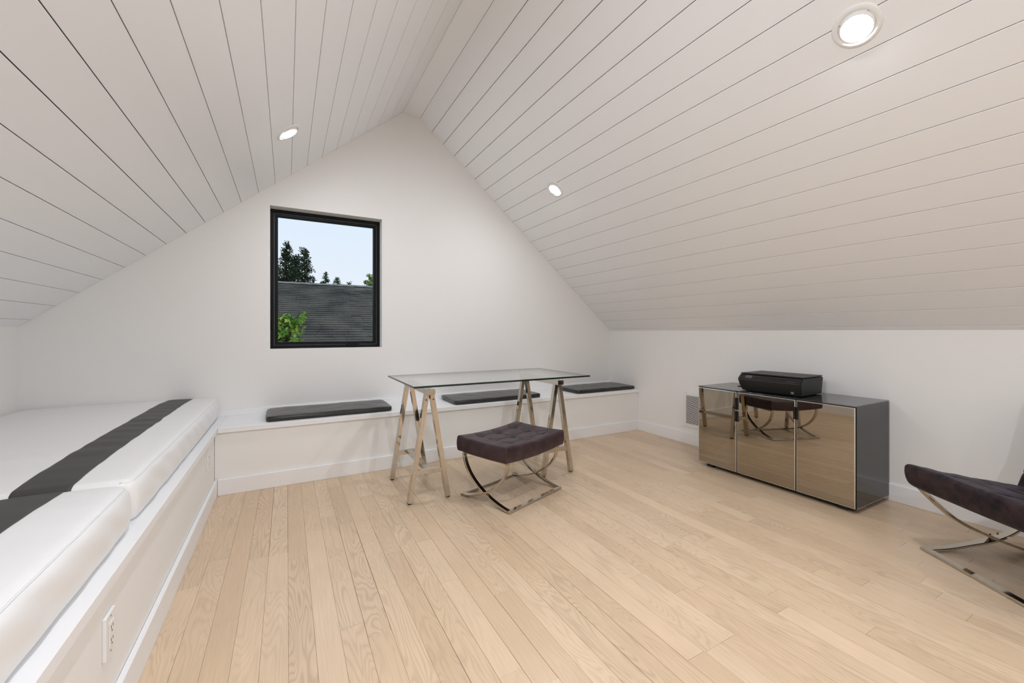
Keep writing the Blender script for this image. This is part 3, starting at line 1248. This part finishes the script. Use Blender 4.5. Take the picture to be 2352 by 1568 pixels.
# ------------------------------------------------------------------ mirrored cabinet
def cabinet():
    X0, X1, Y0, Y1, Z0, Z1 = 2.983, 3.440, 1.158, 2.229, 0.030, 0.652
    t = thing('mirrored_cabinet', 'low bronze mirrored three-door cabinet against the right wall', 'cabinet', (X0, (Y0 + Y1) / 2, 0))
    l = t.location

    def B(name, x0, x1, y0, y1, z0, z1, m, bev=0.0, parent=None):
        o = box(name, x0 - l.x, x1 - l.x, y0 - l.y, y1 - l.y, z0, z1, m, parent or t, bev)
        return o
    B('body', X0 + 0.018, X1, Y0 + 0.006, Y1 - 0.006, Z0 + 0.004, Z1 - 0.006, M['blackcase'])
    B('top_panel', X0 - 0.002, X1, Y0 - 0.001, Y1 + 0.001, Z1 - 0.006, Z1, M['topglass'], 0.0008)
    for (ya, yb) in ((Y0, Y0 + 0.006), (Y1 - 0.006, Y1)):
        B('side_panel', X0 + 0.012, X1, ya, yb, Z0, Z1 - 0.0065, M['sideglass'])
    for (ya, yb) in ((Y0 - 0.0008, Y0 + 0.0005),):
        bm = bmesh.new()
        bx(bm, X0 + 0.012 - l.x, X1 - l.x, ya - l.y, yb - l.y, Z0 - 0.0005, Z0 + 0.003)
        link('side_trim', bm, M['mirror_edge'], t)
    splits = [Y1, 1.899, 1.488, Y0]
    for i in range(3):
        yb, ya = splits[i], splits[i + 1]
        ya += 0.003 if i < 2 else 0.003
        yb -= 0.003
        tilt = (0.0, 0.0, 0.0)[i]
        # the door: black backing with a bevelled mirror in front
        d = B('door', X0 + 0.004, X0 + 0.017, ya, yb, Z0 + 0.002, Z1 - 0.010, M['blackcase'])
        dw, dh = yb - ya, Z1 - Z0 - 0.012
        bm = bmesh.new()
        yc, z0, z1 = (ya + yb) / 2 - l.y, Z0 + 0.003, Z1 - 0.011
        e = 0.005
        xf, xb = -0.0005, 0.0038
        o4 = [bm.verts.new((xb, yc + sy * dw / 2, z)) for sy, z in ((-1, z0), (1, z0), (1, z1), (-1, z1))]
        m4 = [bm.verts.new((xf + 0.0012, yc + sy * dw / 2, z)) for sy, z in ((-1, z0), (1, z0), (1, z1), (-1, z1))]
        i4 = [bm.verts.new((xf, yc + sy * (dw / 2 - e), z)) for sy, z in ((-1, z0 + e), (1, z0 + e), (1, z1 - e), (-1, z1 - e))]
        f = bm.faces.new(i4)
        f.material_index = 0
        bm.faces.new(o4).material_index = 1
        for a, b2 in ((o4, m4), (m4, i4)):
            for k_ in range(4):
                bm.faces.new((a[k_], a[(k_ + 1) % 4], b2[(k_ + 1) % 4], b2[k_])).material_index = 1
        link('mirror', bm, [M['mirror'], M['mirror_edge']], d)
        # black edge pulls
        pulls = {0: [(ya, 0.508, 0.598), (ya, 0.418, 0.497)], 1: [(yb, 0.508, 0.598), (yb, 0.418, 0.497), (ya, 0.512, 0.595)], 2: [(yb, 0.512, 0.595)]}[i]
        for (yy, za, zb) in pulls:
            s = 1 if abs(yy - ya) < 1e-6 else -1
            y_a, y_b = sorted((yy - s * 0.001, yy + s * 0.012))
            bm = bmesh.new()
            bx(bm, -0.004, 0.0005, y_a - l.y, y_b - l.y, za, zb, 0.001)
            link('pull', bm, M['blackcase'], d)
    for yy in (Y0 + 0.08, Y1 - 0.08):
        for xx in (X0 + 0.06, X1 - 0.06):
            bm = bmesh.new()
            bx(bm, xx - 0.025 - l.x, xx + 0.025 - l.x, yy - 0.025 - l.y, yy + 0.025 - l.y, 0, Z0 + 0.004, 0.002)
            link('foot', bm, M['rubber'], t)
    return t


cabinet()


# ------------------------------------------------------------------ printer on the cabinet
def printer():
    t = thing('printer', 'flat black printer scanner standing on the mirrored cabinet', 'printer', (3.026, 1.694, 0.652))
    t.rotation_euler = (0, 0, 0.05)
    W = 0.2135
    # profile in (x depth, z), front at small x
    prof = [(0.018, 0.006), (0.004, 0.050), (-0.006, 0.088), (0.000, 0.100), (0.030, 0.124), (0.322, 0.124), (0.326, 0.118), (0.318, 0.006)]
    bm = bmesh.new()
    a = [bm.verts.new((x_, -W + (0.006 if z_ < 0.03 else 0), z_)) for x_, z_ in prof]
    b = [bm.verts.new((x_, W - (0.022 if z_ < 0.03 else 0.008 if z_ < 0.06 else 0), z_)) for x_, z_ in prof]
    bm.faces.new(a)
    bm.faces.new(list(reversed(b)))
    for i in range(len(prof)):
        bm.faces.new((a[i], b[i], b[(i + 1) % len(prof)], a[(i + 1) % len(prof)]))
    bmesh.ops.bevel(bm, geom=bm.edges[:], offset=0.003, segments=2, affect='EDGES')
    body = link('body', bm, M['printer'], t)
    # scanner lid
    bm = bmesh.new()
    bx(bm, 0.028, 0.326, -W + 0.004, W - 0.004, 0.1265, 0.135, 0.0025, 2)
    lid = link('scanner_lid', bm, M['printer'], t)
    bm = bmesh.new()
    lathe(bm, [(0, 0.0005), (0.013, 0.0004), (0.0135, 0)], 24, Matrix.Translation((0.19, 0.0, 0.135)))
    lg = link('lid_emblem', bm, M['print_dim'], lid)
    # glossy control strip on the sloping nose
    p0, p1 = Vector((-0.0035, 0, 0.0935)), Vector((0.028, 0, 0.1215))
    dx = (p1 - p0).normalized()
    nn = Vector((-dx.z, 0, dx.x))
    Mx = Matrix((( 0, dx.x, nn.x, p0.x), (-1, 0, 0, 0), (0, dx.z, nn.z, p0.z), (0, 0, 0, 1)))

    def strip(name, u0, u1, v0, v1, h0, h1, m, parent, bev=0.0):
        bm = bmesh.new()
        bx(bm, u0, u1, v0, v1, h0, h1, bev, 1, Mx)
        return link(name, bm, m, parent)
    L_ = (p1 - p0).length
    cp = strip('control_panel', -W + 0.006, W - 0.006, 0.001, L_ - 0.001, 0.0, 0.0015, M['printer_gloss'], t)
    # local u runs towards the camera-right side (towards -y world)
    strip('screen', -0.165, -0.118, 0.006, L_ - 0.006, 0.0014, 0.0022, M['screen'], cp)
    bm = bmesh.new()
    for u, v in ((-0.180, 0.010), (-0.177, 0.020), (-0.175, 0.030), (-0.107, 0.010), (-0.105, 0.020), (-0.103, 0.030), (-0.077, 0.012), (-0.074, 0.030)):
        bx(bm, u - 0.0011, u + 0.0011, v - 0.0011, v + 0.0011, 0.0014, 0.0019, 0, 1, Mx)
    bx(bm, -0.207, -0.203, 0.018, 0.022, 0.0014, 0.0019, 0, 1, Mx)
    link('key_lights', bm, M['print_mark'], cp, kind='stuff')
    # small light print at the right end of the strip
    bm = bmesh.new()
    u = 0.125
    for wd_ in (0.010, 0.006, 0.008, 0.005, 0.011, 0.007):
        bx(bm, u, u + wd_ - 0.0015, 0.007, 0.0105, 0.0014, 0.0018, 0, 1, Mx)
        u += wd_
    link('name_print', bm, M['print_dim'], cp)
    # bright lip line under the strip
    bm = bmesh.new()
    bx(bm, -0.0065, -0.0035, -W + 0.004, W - 0.006, 0.0865, 0.0885, 0.0006)
    link('nose_lip', bm, M['screen'], t)
    # front flap for the paper, with its joints
    bm = bmesh.new()
    q0, q1 = Vector((0.0165, 0, 0.012)), Vector((-0.0035, 0, 0.080))
    d2 = (q1 - q0).normalized()
    n2 = Vector((-d2.z, 0, d2.x))
    M2 = Matrix(((0, d2.x, n2.x, q0.x), (-1, 0, 0, 0), (0, d2.z, n2.z, q0.z), (0, 0, 0, 1)))
    L2 = (q1 - q0).length
    bx(bm, -W + 0.028, 0.118, 0.002, L2 - 0.002, -0.001, 0.0022, 0.0006, 1, M2)
    link('front_flap', bm, M['printer'], t)
    bm = bmesh.new()
    bx(bm, 0.124, W - 0.010, 0.002, L2 - 0.002, -0.001, 0.0022, 0.0006, 1, M2)
    fp = link('front_corner_panel', bm, M['printer'], t)
    # square outlined mark low on the corner panel
    bm = bmesh.new()
    c0, c1, r0, r1, th_ = 0.146, 0.163, 0.006, 0.021, 0.0020
    bx(bm, c0, c1, r0, r0 + th_, 0.0022, 0.0027, 0, 1, M2)
    bx(bm, c0, c1, r1 - th_, r1, 0.0022, 0.0027, 0, 1, M2)
    bx(bm, c0, c0 + th_, r0, r1, 0.0022, 0.0027, 0, 1, M2)
    bx(bm, c1 - th_, c1, r0 + 0.005, r1, 0.0022, 0.0027, 0, 1, M2)
    bx(bm, c0 + 0.006, c1 - 0.005, r0 + 0.005, r1 - 0.005, 0.0022, 0.0027, 0, 1, M2)
    link('square_mark', bm, M['print_mark'], fp)
    # side seam, release notch
    bm = bmesh.new()
    bx(bm, 0.03, 0.32, -W - 0.0006, -W + 0.001, 0.1005, 0.1018)
    bx(bm, 0.115, 0.127, -W - 0.0008, -W + 0.001, 0.1085, 0.1135)
    link('side_seam', bm, M['slot'], t)
    # tray tongue sticking out at the left
    bm = bmesh.new()
    bx(bm, 0.07, 0.20, W - 0.02, W + 0.045, 0.016, 0.026, 0.003, 2)
    bx(bm, 0.09, 0.18, W - 0.01, W + 0.036, 0.026, 0.028, 0.001)
    link('paper_guide', bm, M['printer_gloss'], t)
    for xx, yy in ((0.05, -W + 0.05), (0.05, W - 0.06), (0.30, -W + 0.05), (0.30, W - 0.06)):
        bm = bmesh.new()
        bx(bm, xx - 0.018, xx + 0.018, yy - 0.012, yy + 0.012, 0.0, 0.008, 0.001)
        link('foot', bm, M['rubber'], t)
    return t


printer()

# ------------------------------------------------------------------ air grille behind the cabinet
t = thing('air_grille', 'white metal return air grille low on the right wall, half behind the cabinet', 'vent', (XR, 2.575, 0.160))
bm = bmesh.new()
GH, GW = 0.345, 0.178
FW = 0.034
bx(bm, -0.006, 0, -GW, GW, 0, FW, 0.001)
bx(bm, -0.006, 0, -GW, GW, GH - FW, GH, 0.001)
bx(bm, -0.006, 0, -GW, -GW + FW, FW, GH - FW, 0.001)
bx(bm, -0.006, 0, GW - FW, GW, FW, GH - FW, 0.001)
link('grille_frame', bm, M['plastic'], t)
box('grille_shadow_box', -0.001, -0.0002, -GW + FW, GW - FW, FW, GH - FW, M['slot'], t)
bm = bmesh.new()
nsl = 30
for i in range(nsl):
    z = FW + (GH - 2 * FW) * (i + 0.5) / nsl
    nseg = 44
    prev = None
    for k_ in range(nseg + 1):
        y_ = -GW + FW + (2 * GW - 2 * FW) * k_ / nseg
        zz = z + 0.0016 * math.sin(2 * PI * k_ / 5.5 + (PI if i % 2 else 0))
        cur = [bm.verts.new((-0.0048, y_, zz + 0.0017)), bm.verts.new((-0.0030, y_, zz - 0.0024)), bm.verts.new((-0.0042, y_, zz - 0.0030))]
        if prev:
            for a, b2 in ((0, 1), (1, 2), (2, 0)):
                bm.faces.new((prev[a], prev[b2], cur[b2], cur[a]))
        prev = cur
link('louvers', bm, M['plastic'], t, kind='stuff')
for z in (0.014, GH - 0.014):
    for y_ in (GW - 0.036, -GW + 0.036):
        bm = bmesh.new()
        lathe(bm, [(0, 0.001), (0.0028, 0.0007), (0.0032, 0)], 10, Matrix.Translation((-0.006, y_, z)) @ Matrix.Rotation(-PI / 2, 4, 'Y'))
        link('screw', bm, M['seal'], t)


# ------------------------------------------------------------------ recessed ceiling lamps
def lamp(label, x, y, z, side, power=1.0):
    n = nL if side < 0 else nR
    Xl = Vector((0, 1, 0)).cross(n)
    R_ = Matrix((Xl, Vector((0, 1, 0)), n)).transposed()
    t = thing('recessed_downlight', label, 'ceiling light', (x, y, z), group='recessed downlights in the sloped ceiling')
    t.rotation_euler = R_.to_euler()
    bm = bmesh.new()
    lathe(bm, [(0.060, 0.0), (0.061, 0.004), (0.064, 0.0065), (0.078, 0.005), (0.083, 0.001), (0.083, 0.0)], 56)
    link('trim_ring', bm, M['lamp_white'], t, smooth=True)
    tilt = 1 if side < 0 else -1          # which way is down along local x
    Rt_ = Matrix.Rotation(math.radians(6) * tilt, 4, 'Y')
    base = Matrix.Translation((0.003 * tilt, 0, -0.0165)) @ Rt_
    bm = bmesh.new()
    lathe(bm, [(0.050, 0.0245), (0.054, 0.0275), (0.0585, 0.024), (0.0590, -0.004)], 56, base)
    link('eyeball', bm, M['lamp_white'], t, smooth=True)
    bm = bmesh.new()
    lathe(bm, [(0, 0.0290), (0.018, 0.0287), (0.034, 0.0275), (0.044, 0.0257), (0.0505, 0.0238)], 56, base)
    key = 'lens%.2f' % power
    if key not in M:
        mm = M['lens'].copy()
        mm.node_tree.nodes['Principled BSDF'].inputs['Emission Strength'].default_value = LAMP_STRENGTH * power
        M[key] = mm
    link('lens', bm, M[key], t, smooth=True)
    return t


def zL(x):
    return PL0.z + (x - PL0.x) * SL.z / SL.x


def zR(x):
    return PR0.z + (x - PR0.x) * SR.z / SR.x


lamp('white round downlight in the left ceiling slope above the window', 0.010, 2.970, zL(0.010), -1, FRONT_DIM)
lamp('white round downlight in the right ceiling slope, small one nearest the gable wall', 2.022, 2.918, zR(2.022), 1, FRONT_DIM)
lamp('white round downlight in the right ceiling slope, large one at the top right', 2.017, 0.780, zR(2.017), 1, REAR_FULL)
lamp('white round downlight in the left slope, added unseen above and left of the camera', 0.010, 0.800, zL(0.010), -1, REAR_FULL)  # invented lamp out of view, continues the left row
lamp('white round downlight added unseen in the left slope behind the camera', 0.010, -1.360, zL(0.010), -1, REAR_FULL)  # unseen lamp, added to light the rear of the room
lamp('white round downlight added unseen in the right slope behind the camera', 2.017, -1.360, zR(2.017), 1, REAR_FULL)  # added unseen counterpart on the right slope

# ------------------------------------------------------------------ outside
g = box('ground', -60, 60, 4.2, 90, -5.6, -5.4, M['ground'])
g['kind'] = 'structure'

house = thing('neighbor_house', 'neighboring house with a dark grey shingled roof outside the window', 'house', (1.5, 13.0, -5.4))
RY, RZ, EY, EZ = 13.0, 2.45, 8.2, 0.45
hl = house.location
bm = bmesh.new()
for s in (-1, 1):
    pts = [(RY, RZ), (RY + s * (RY - EY) * -1 if s > 0 else RY + (RY - EY), EZ)]
    ye = EY if s > 0 else 2 * RY - EY
    a = [bm.verts.new((x_ - hl.x, RY - hl.y, RZ - 0.03 - hl.z)) for x_ in (-9, 14)]
    b = [bm.verts.new((x_ - hl.x, ye - hl.y, EZ - 0.03 - hl.z)) for x_ in (14, -9)]
    a2 = [bm.verts.new((v.co.x, v.co.y, v.co.z - 0.15)) for v in a]
    b2 = [bm.verts.new((v.co.x, v.co.y, v.co.z - 0.15)) for v in b]
    q = a + b
    q2 = a2 + b2
    bm.faces.new(q)
    bm.faces.new(list(reversed(q2)))
    for i in range(4):
        bm.faces.new((q[i], q2[i], q2[(i + 1) % 4], q[(i + 1) % 4]))
link('roof_deck', bm, M['trunk'], house)
box('wall', -9 + 0.5 - hl.x, 14 - 0.5 - hl.x, EY + 0.5 - hl.y, 2 * RY - EY - 0.5 - hl.y, 0, EZ - 0.35 - hl.z, M['siding'], house)
slope_len = math.hypot(RY - EY, RZ - EZ)
ds = Vector((0, (RY - EY) / slope_len, (RZ - EZ) / slope_len))
dn = Vector((0, -ds.z, ds.y))
rnd = random.Random(3)
bm = bmesh.new()
EXPO = 0.142
nc = int(slope_len / EXPO)
for c in range(nc):
    s0 = slope_len - (c + 1) * EXPO
    x_ = -5.0 + rnd.uniform(0, 0.3)
    while x_ < 8.5:
        wd_ = rnd.uniform(0.16, 0.34)
        left = x_ < 1.35
        th_ = rnd.uniform(0.014, 0.020) if left else rnd.uniform(0.010, 0.026)
        dr = rnd.uniform(-0.004, 0.004) if left else rnd.uniform(-0.018, 0.012)
        base = Vector((x_, EY, EZ)) + ds * (s0 + dr)
        pts = []
        for (dx_, sl, h_) in ((0, 0, th_), (wd_ - 0.004, 0, th_), (wd_ - 0.004, EXPO + 0.02, 0.002), (0, EXPO + 0.02, 0.002)):
            pts.append(bm.verts.new(base + Vector((dx_, 0, 0)) + ds * sl + dn * h_ - hl))
        lo = [bm.verts.new(base + Vector((dx_, 0, 0)) + dn * (-0.012) - hl) for dx_ in (0, wd_ - 0.004)]
        bm.faces.new(pts)
        bm.faces.new((pts[0], pts[1], lo[1], lo[0]))
        x_ += wd_
link('shingles', bm, M['shingle'], house, kind='stuff')
bm = bmesh.new()
x_ = -5.0
while x_ < 8.5:
    for s in (-1, 1):
        v = [bm.verts.new(Vector((xx, RY + s * yy, RZ + 0.018 + zz)) - hl) for xx, yy, zz in
             ((x_, 0, 0.022), (x_ + 0.3, 0, 0.014), (x_ + 0.3, 0.13, -0.045), (x_, 0.13, -0.037))]
        bm.faces.new(v)
    x_ += 0.28
link('ridge_cap', bm, M['ridge'], house, kind='stuff')


def leaf(bm, c, d, n, L, W):
    """folded leaf of four triangles; d = direction, n = facing"""
    s = d.cross(n).normalized()
    a = bm.verts.new(c)
    b = bm.verts.new(c + d * L * 0.45 + s * W / 2 + n * W * 0.12)
    e = bm.verts.new(c + d * L * 0.45 - s * W / 2 + n * W * 0.12)
    m_ = bm.verts.new(c + d * L * 0.5 - n * W * 0.05)
    t_ = bm.verts.new(c + d * L - n * L * 0.12)
    for q in ((a, b, m_), (a, m_, e), (m_, b, t_), (m_, t_, e)):
        bm.faces.new(q)


def rdir(r):
    while True:
        v = Vector((r.uniform(-1, 1), r.uniform(-1, 1), r.uniform(-1, 1)))
        if 0.05 < v.length < 1:
            return v.normalized()


def conifer(label, x_, y_, top, bottom, rad, n_br, leafsz, seed, m, droop=0.25):
    r = random.Random(seed)
    t = thing('conifer_tree', label, 'tree', (x_, y_, -5.4), group='trees behind the neighboring roof')
    zt = top + 5.4
    bm = bmesh.new()
    tube(bm, [(0, 0, 0), (0.05, 0, zt * 0.5), (0, 0.03, zt - 0.1)], [rad * 0.10, rad * 0.06, 0.01], 7)
    br = bmesh.new()
    fo = bmesh.new()
    zb = bottom + 5.4
    for i in range(n_br):
        f = (i + r.random()) / n_br
        z_ = zt - (zt - zb) * f ** 0.9
        a = r.uniform(0, 2 * PI)
        L_ = rad * (0.10 + 0.95 * f) * r.uniform(0.6, 1.12)
        d = Vector((math.cos(a), math.sin(a), r.uniform(0.15, 0.55) * (1 - f) - droop * f * 0.5)).normalized()
        p0 = Vector((0, 0, z_))
        p1 = p0 + d * L_
        tube(br, [p0, p0.lerp(p1, 0.5) + Vector((0, 0, 0.03 * L_)), p1], [0.02, 0.012, 0.004], 4)
        nl = int(10 + 34 * L_ / rad)
        for k_ in range(nl):
            s = r.uniform(0.15, 1.03)
            c = p0.lerp(p1, s) + rdir(r) * leafsz * r.uniform(0.2, 1.6) * (1.2 - 0.5 * s)
            dd = (d + rdir(r) * 0.9).normalized()
            leaf(fo, c, dd, rdir(r), leafsz * r.uniform(0.6, 1.5), leafsz * r.uniform(0.35, 0.8))
    link('trunk', bm, M['trunk'], t)
    link('branches', br, M['trunk'], t, kind='stuff')
    link('foliage', fo, m, t, kind='stuff')


# px -> where they stand, in metres: tall ones to the left, low crowns along the ridge
conifer('tall dark tree at the left edge of the window view, behind the roof ridge', -0.02, 20.0, 4.84, 2.10, 0.80, 150, 0.090, 1, M['leaf_dark'])
conifer('dark tree second from the left in the window view, behind the roof ridge', 0.36, 24.7, 5.13, 2.30, 1.02, 130, 0.108, 2, M['leaf_dark'])
conifer('pointed airy tree right of the dark trees in the window view', 0.73, 22.0, 5.04, 2.31, 1.04, 120, 0.099, 3, M['leaf_dark'])
conifer('dark tree cut by the left side of the window, behind the roof ridge', -0.74, 29.5, 5.80, 2.47, 0.92, 90, 0.128, 13, M['leaf_dark'])
conifer('small blue-green tree top in the middle of the ridge line', 1.50, 20.0, 3.72, 2.60, 0.36, 46, 0.065, 4, M['leaf_mid'])
conifer('low shrubby tree top just above the ridge, right of the middle', 2.38, 24.0, 3.98, 2.90, 0.48, 40, 0.084, 5, M['leaf_mid'])
conifer('lowest green tree top peeping over the ridge', 2.75, 22.0, 3.59, 2.75, 0.40, 24, 0.066, 6, M['leaf_mid'])


def broadleaf(name, label, x_, y_, blobs, ground, leafsz, count, seed, m, group=None):
    """blobs: list of (dx, dy, z, radius)"""
    r = random.Random(seed)
    t = thing(name, label, 'tree', (x_, y_, ground), group=group)
    tr = bmesh.new()
    br = bmesh.new()
    fo = bmesh.new()
    zmid = min(b[2] for b in blobs) - ground - 0.5
    tube(tr, [(0, 0, 0), (0.05, 0.03, zmid * 0.6), (0, 0, zmid)], [0.12, 0.09, 0.05], 8)
    tot = sum(b[3] ** 2 for b in blobs)
    for (dx_, dy_, z_, rad) in blobs:
        c0 = Vector((dx_, dy_, z_ - ground))
        tube(br, [(0, 0, zmid), Vector((0, 0, zmid)).lerp(c0, 0.6) + Vector((0, 0, 0.1)), c0 + Vector((0, 0, rad * 0.5))], [0.035, 0.018, 0.005], 5)
        for k_ in range(int(count * rad ** 2 / tot)):
            # whorls of drooping leaves round a twig tip
            dirn = rdir(r)
            c = c0 + Vector((dirn.x, dirn.y, dirn.z * 0.85)) * rad * (r.random() ** 0.35)
            if r.random() < 0.25:
                tube(br, [c0, c], [0.006, 0.003], 3)
            outd = (dirn + Vector((0, 0, 0.25))).normalized()
            a0 = r.uniform(0, 2 * PI)
            nlv = r.randint(5, 7)
            for j in range(nlv):
                a = a0 + 2 * PI * j / nlv
                s1 = outd.orthogonal().normalized()
                s2 = outd.cross(s1)
                side = s1 * math.cos(a) + s2 * math.sin(a)
                d = (side * 1.0 + outd * 0.35 + Vector((0, 0, -0.55))).normalized()
                n_ = (outd + Vector((0, 0, 0.6))).normalized()
                leaf(fo, c, d, n_, leafsz * r.uniform(0.75, 1.25), leafsz * 0.42)
    link('trunk', tr, M['trunk'], t)
    link('branches', br, M['trunk'], t, kind='stuff')
    link('foliage', fo, m, t, kind='stuff')


broadleaf('leafy_tree', 'bright green leafy tree close outside the lower left of the window', -0.30, 6.3,
          [(-0.25, 0.0, 0.95, 0.22), (-0.05, 0.1, 1.05, 0.20), (0.15, 0.0, 1.10, 0.19), (0.29, 0.05, 1.25, 0.12), (0.45, 0.0, 1.33, 0.08),
           (0.40, 0.05, 1.16, 0.10), (0.0, 0.0, 0.80, 0.25), (0.25, -0.05, 0.85, 0.18), (0.36, 0.0, 0.97, 0.11), (-0.35, 0.1, 1.18, 0.12),
           (-0.35, 0.0, 0.7, 0.3), (0.1, 0.0, 0.55, 0.3), (0.13, 0.05, 1.22, 0.09)], -5.4, 0.085, 560, 5, M['leaf_green'])
broadleaf('leafy_tree', 'light green leafy tree top at the right edge of the window view', 3.18, 18.2,
          [(0, 0, 3.2, 0.20), (-0.22, 0, 3.2, 0.10), (0.0, 0, 3.42, 0.15), (-0.05, 0, 2.95, 0.25), (0.3, 0, 3.3, 0.3), (-0.14, 0, 3.5, 0.06)],
          -5.4, 0.09, 330, 8, M['leaf_lime'])
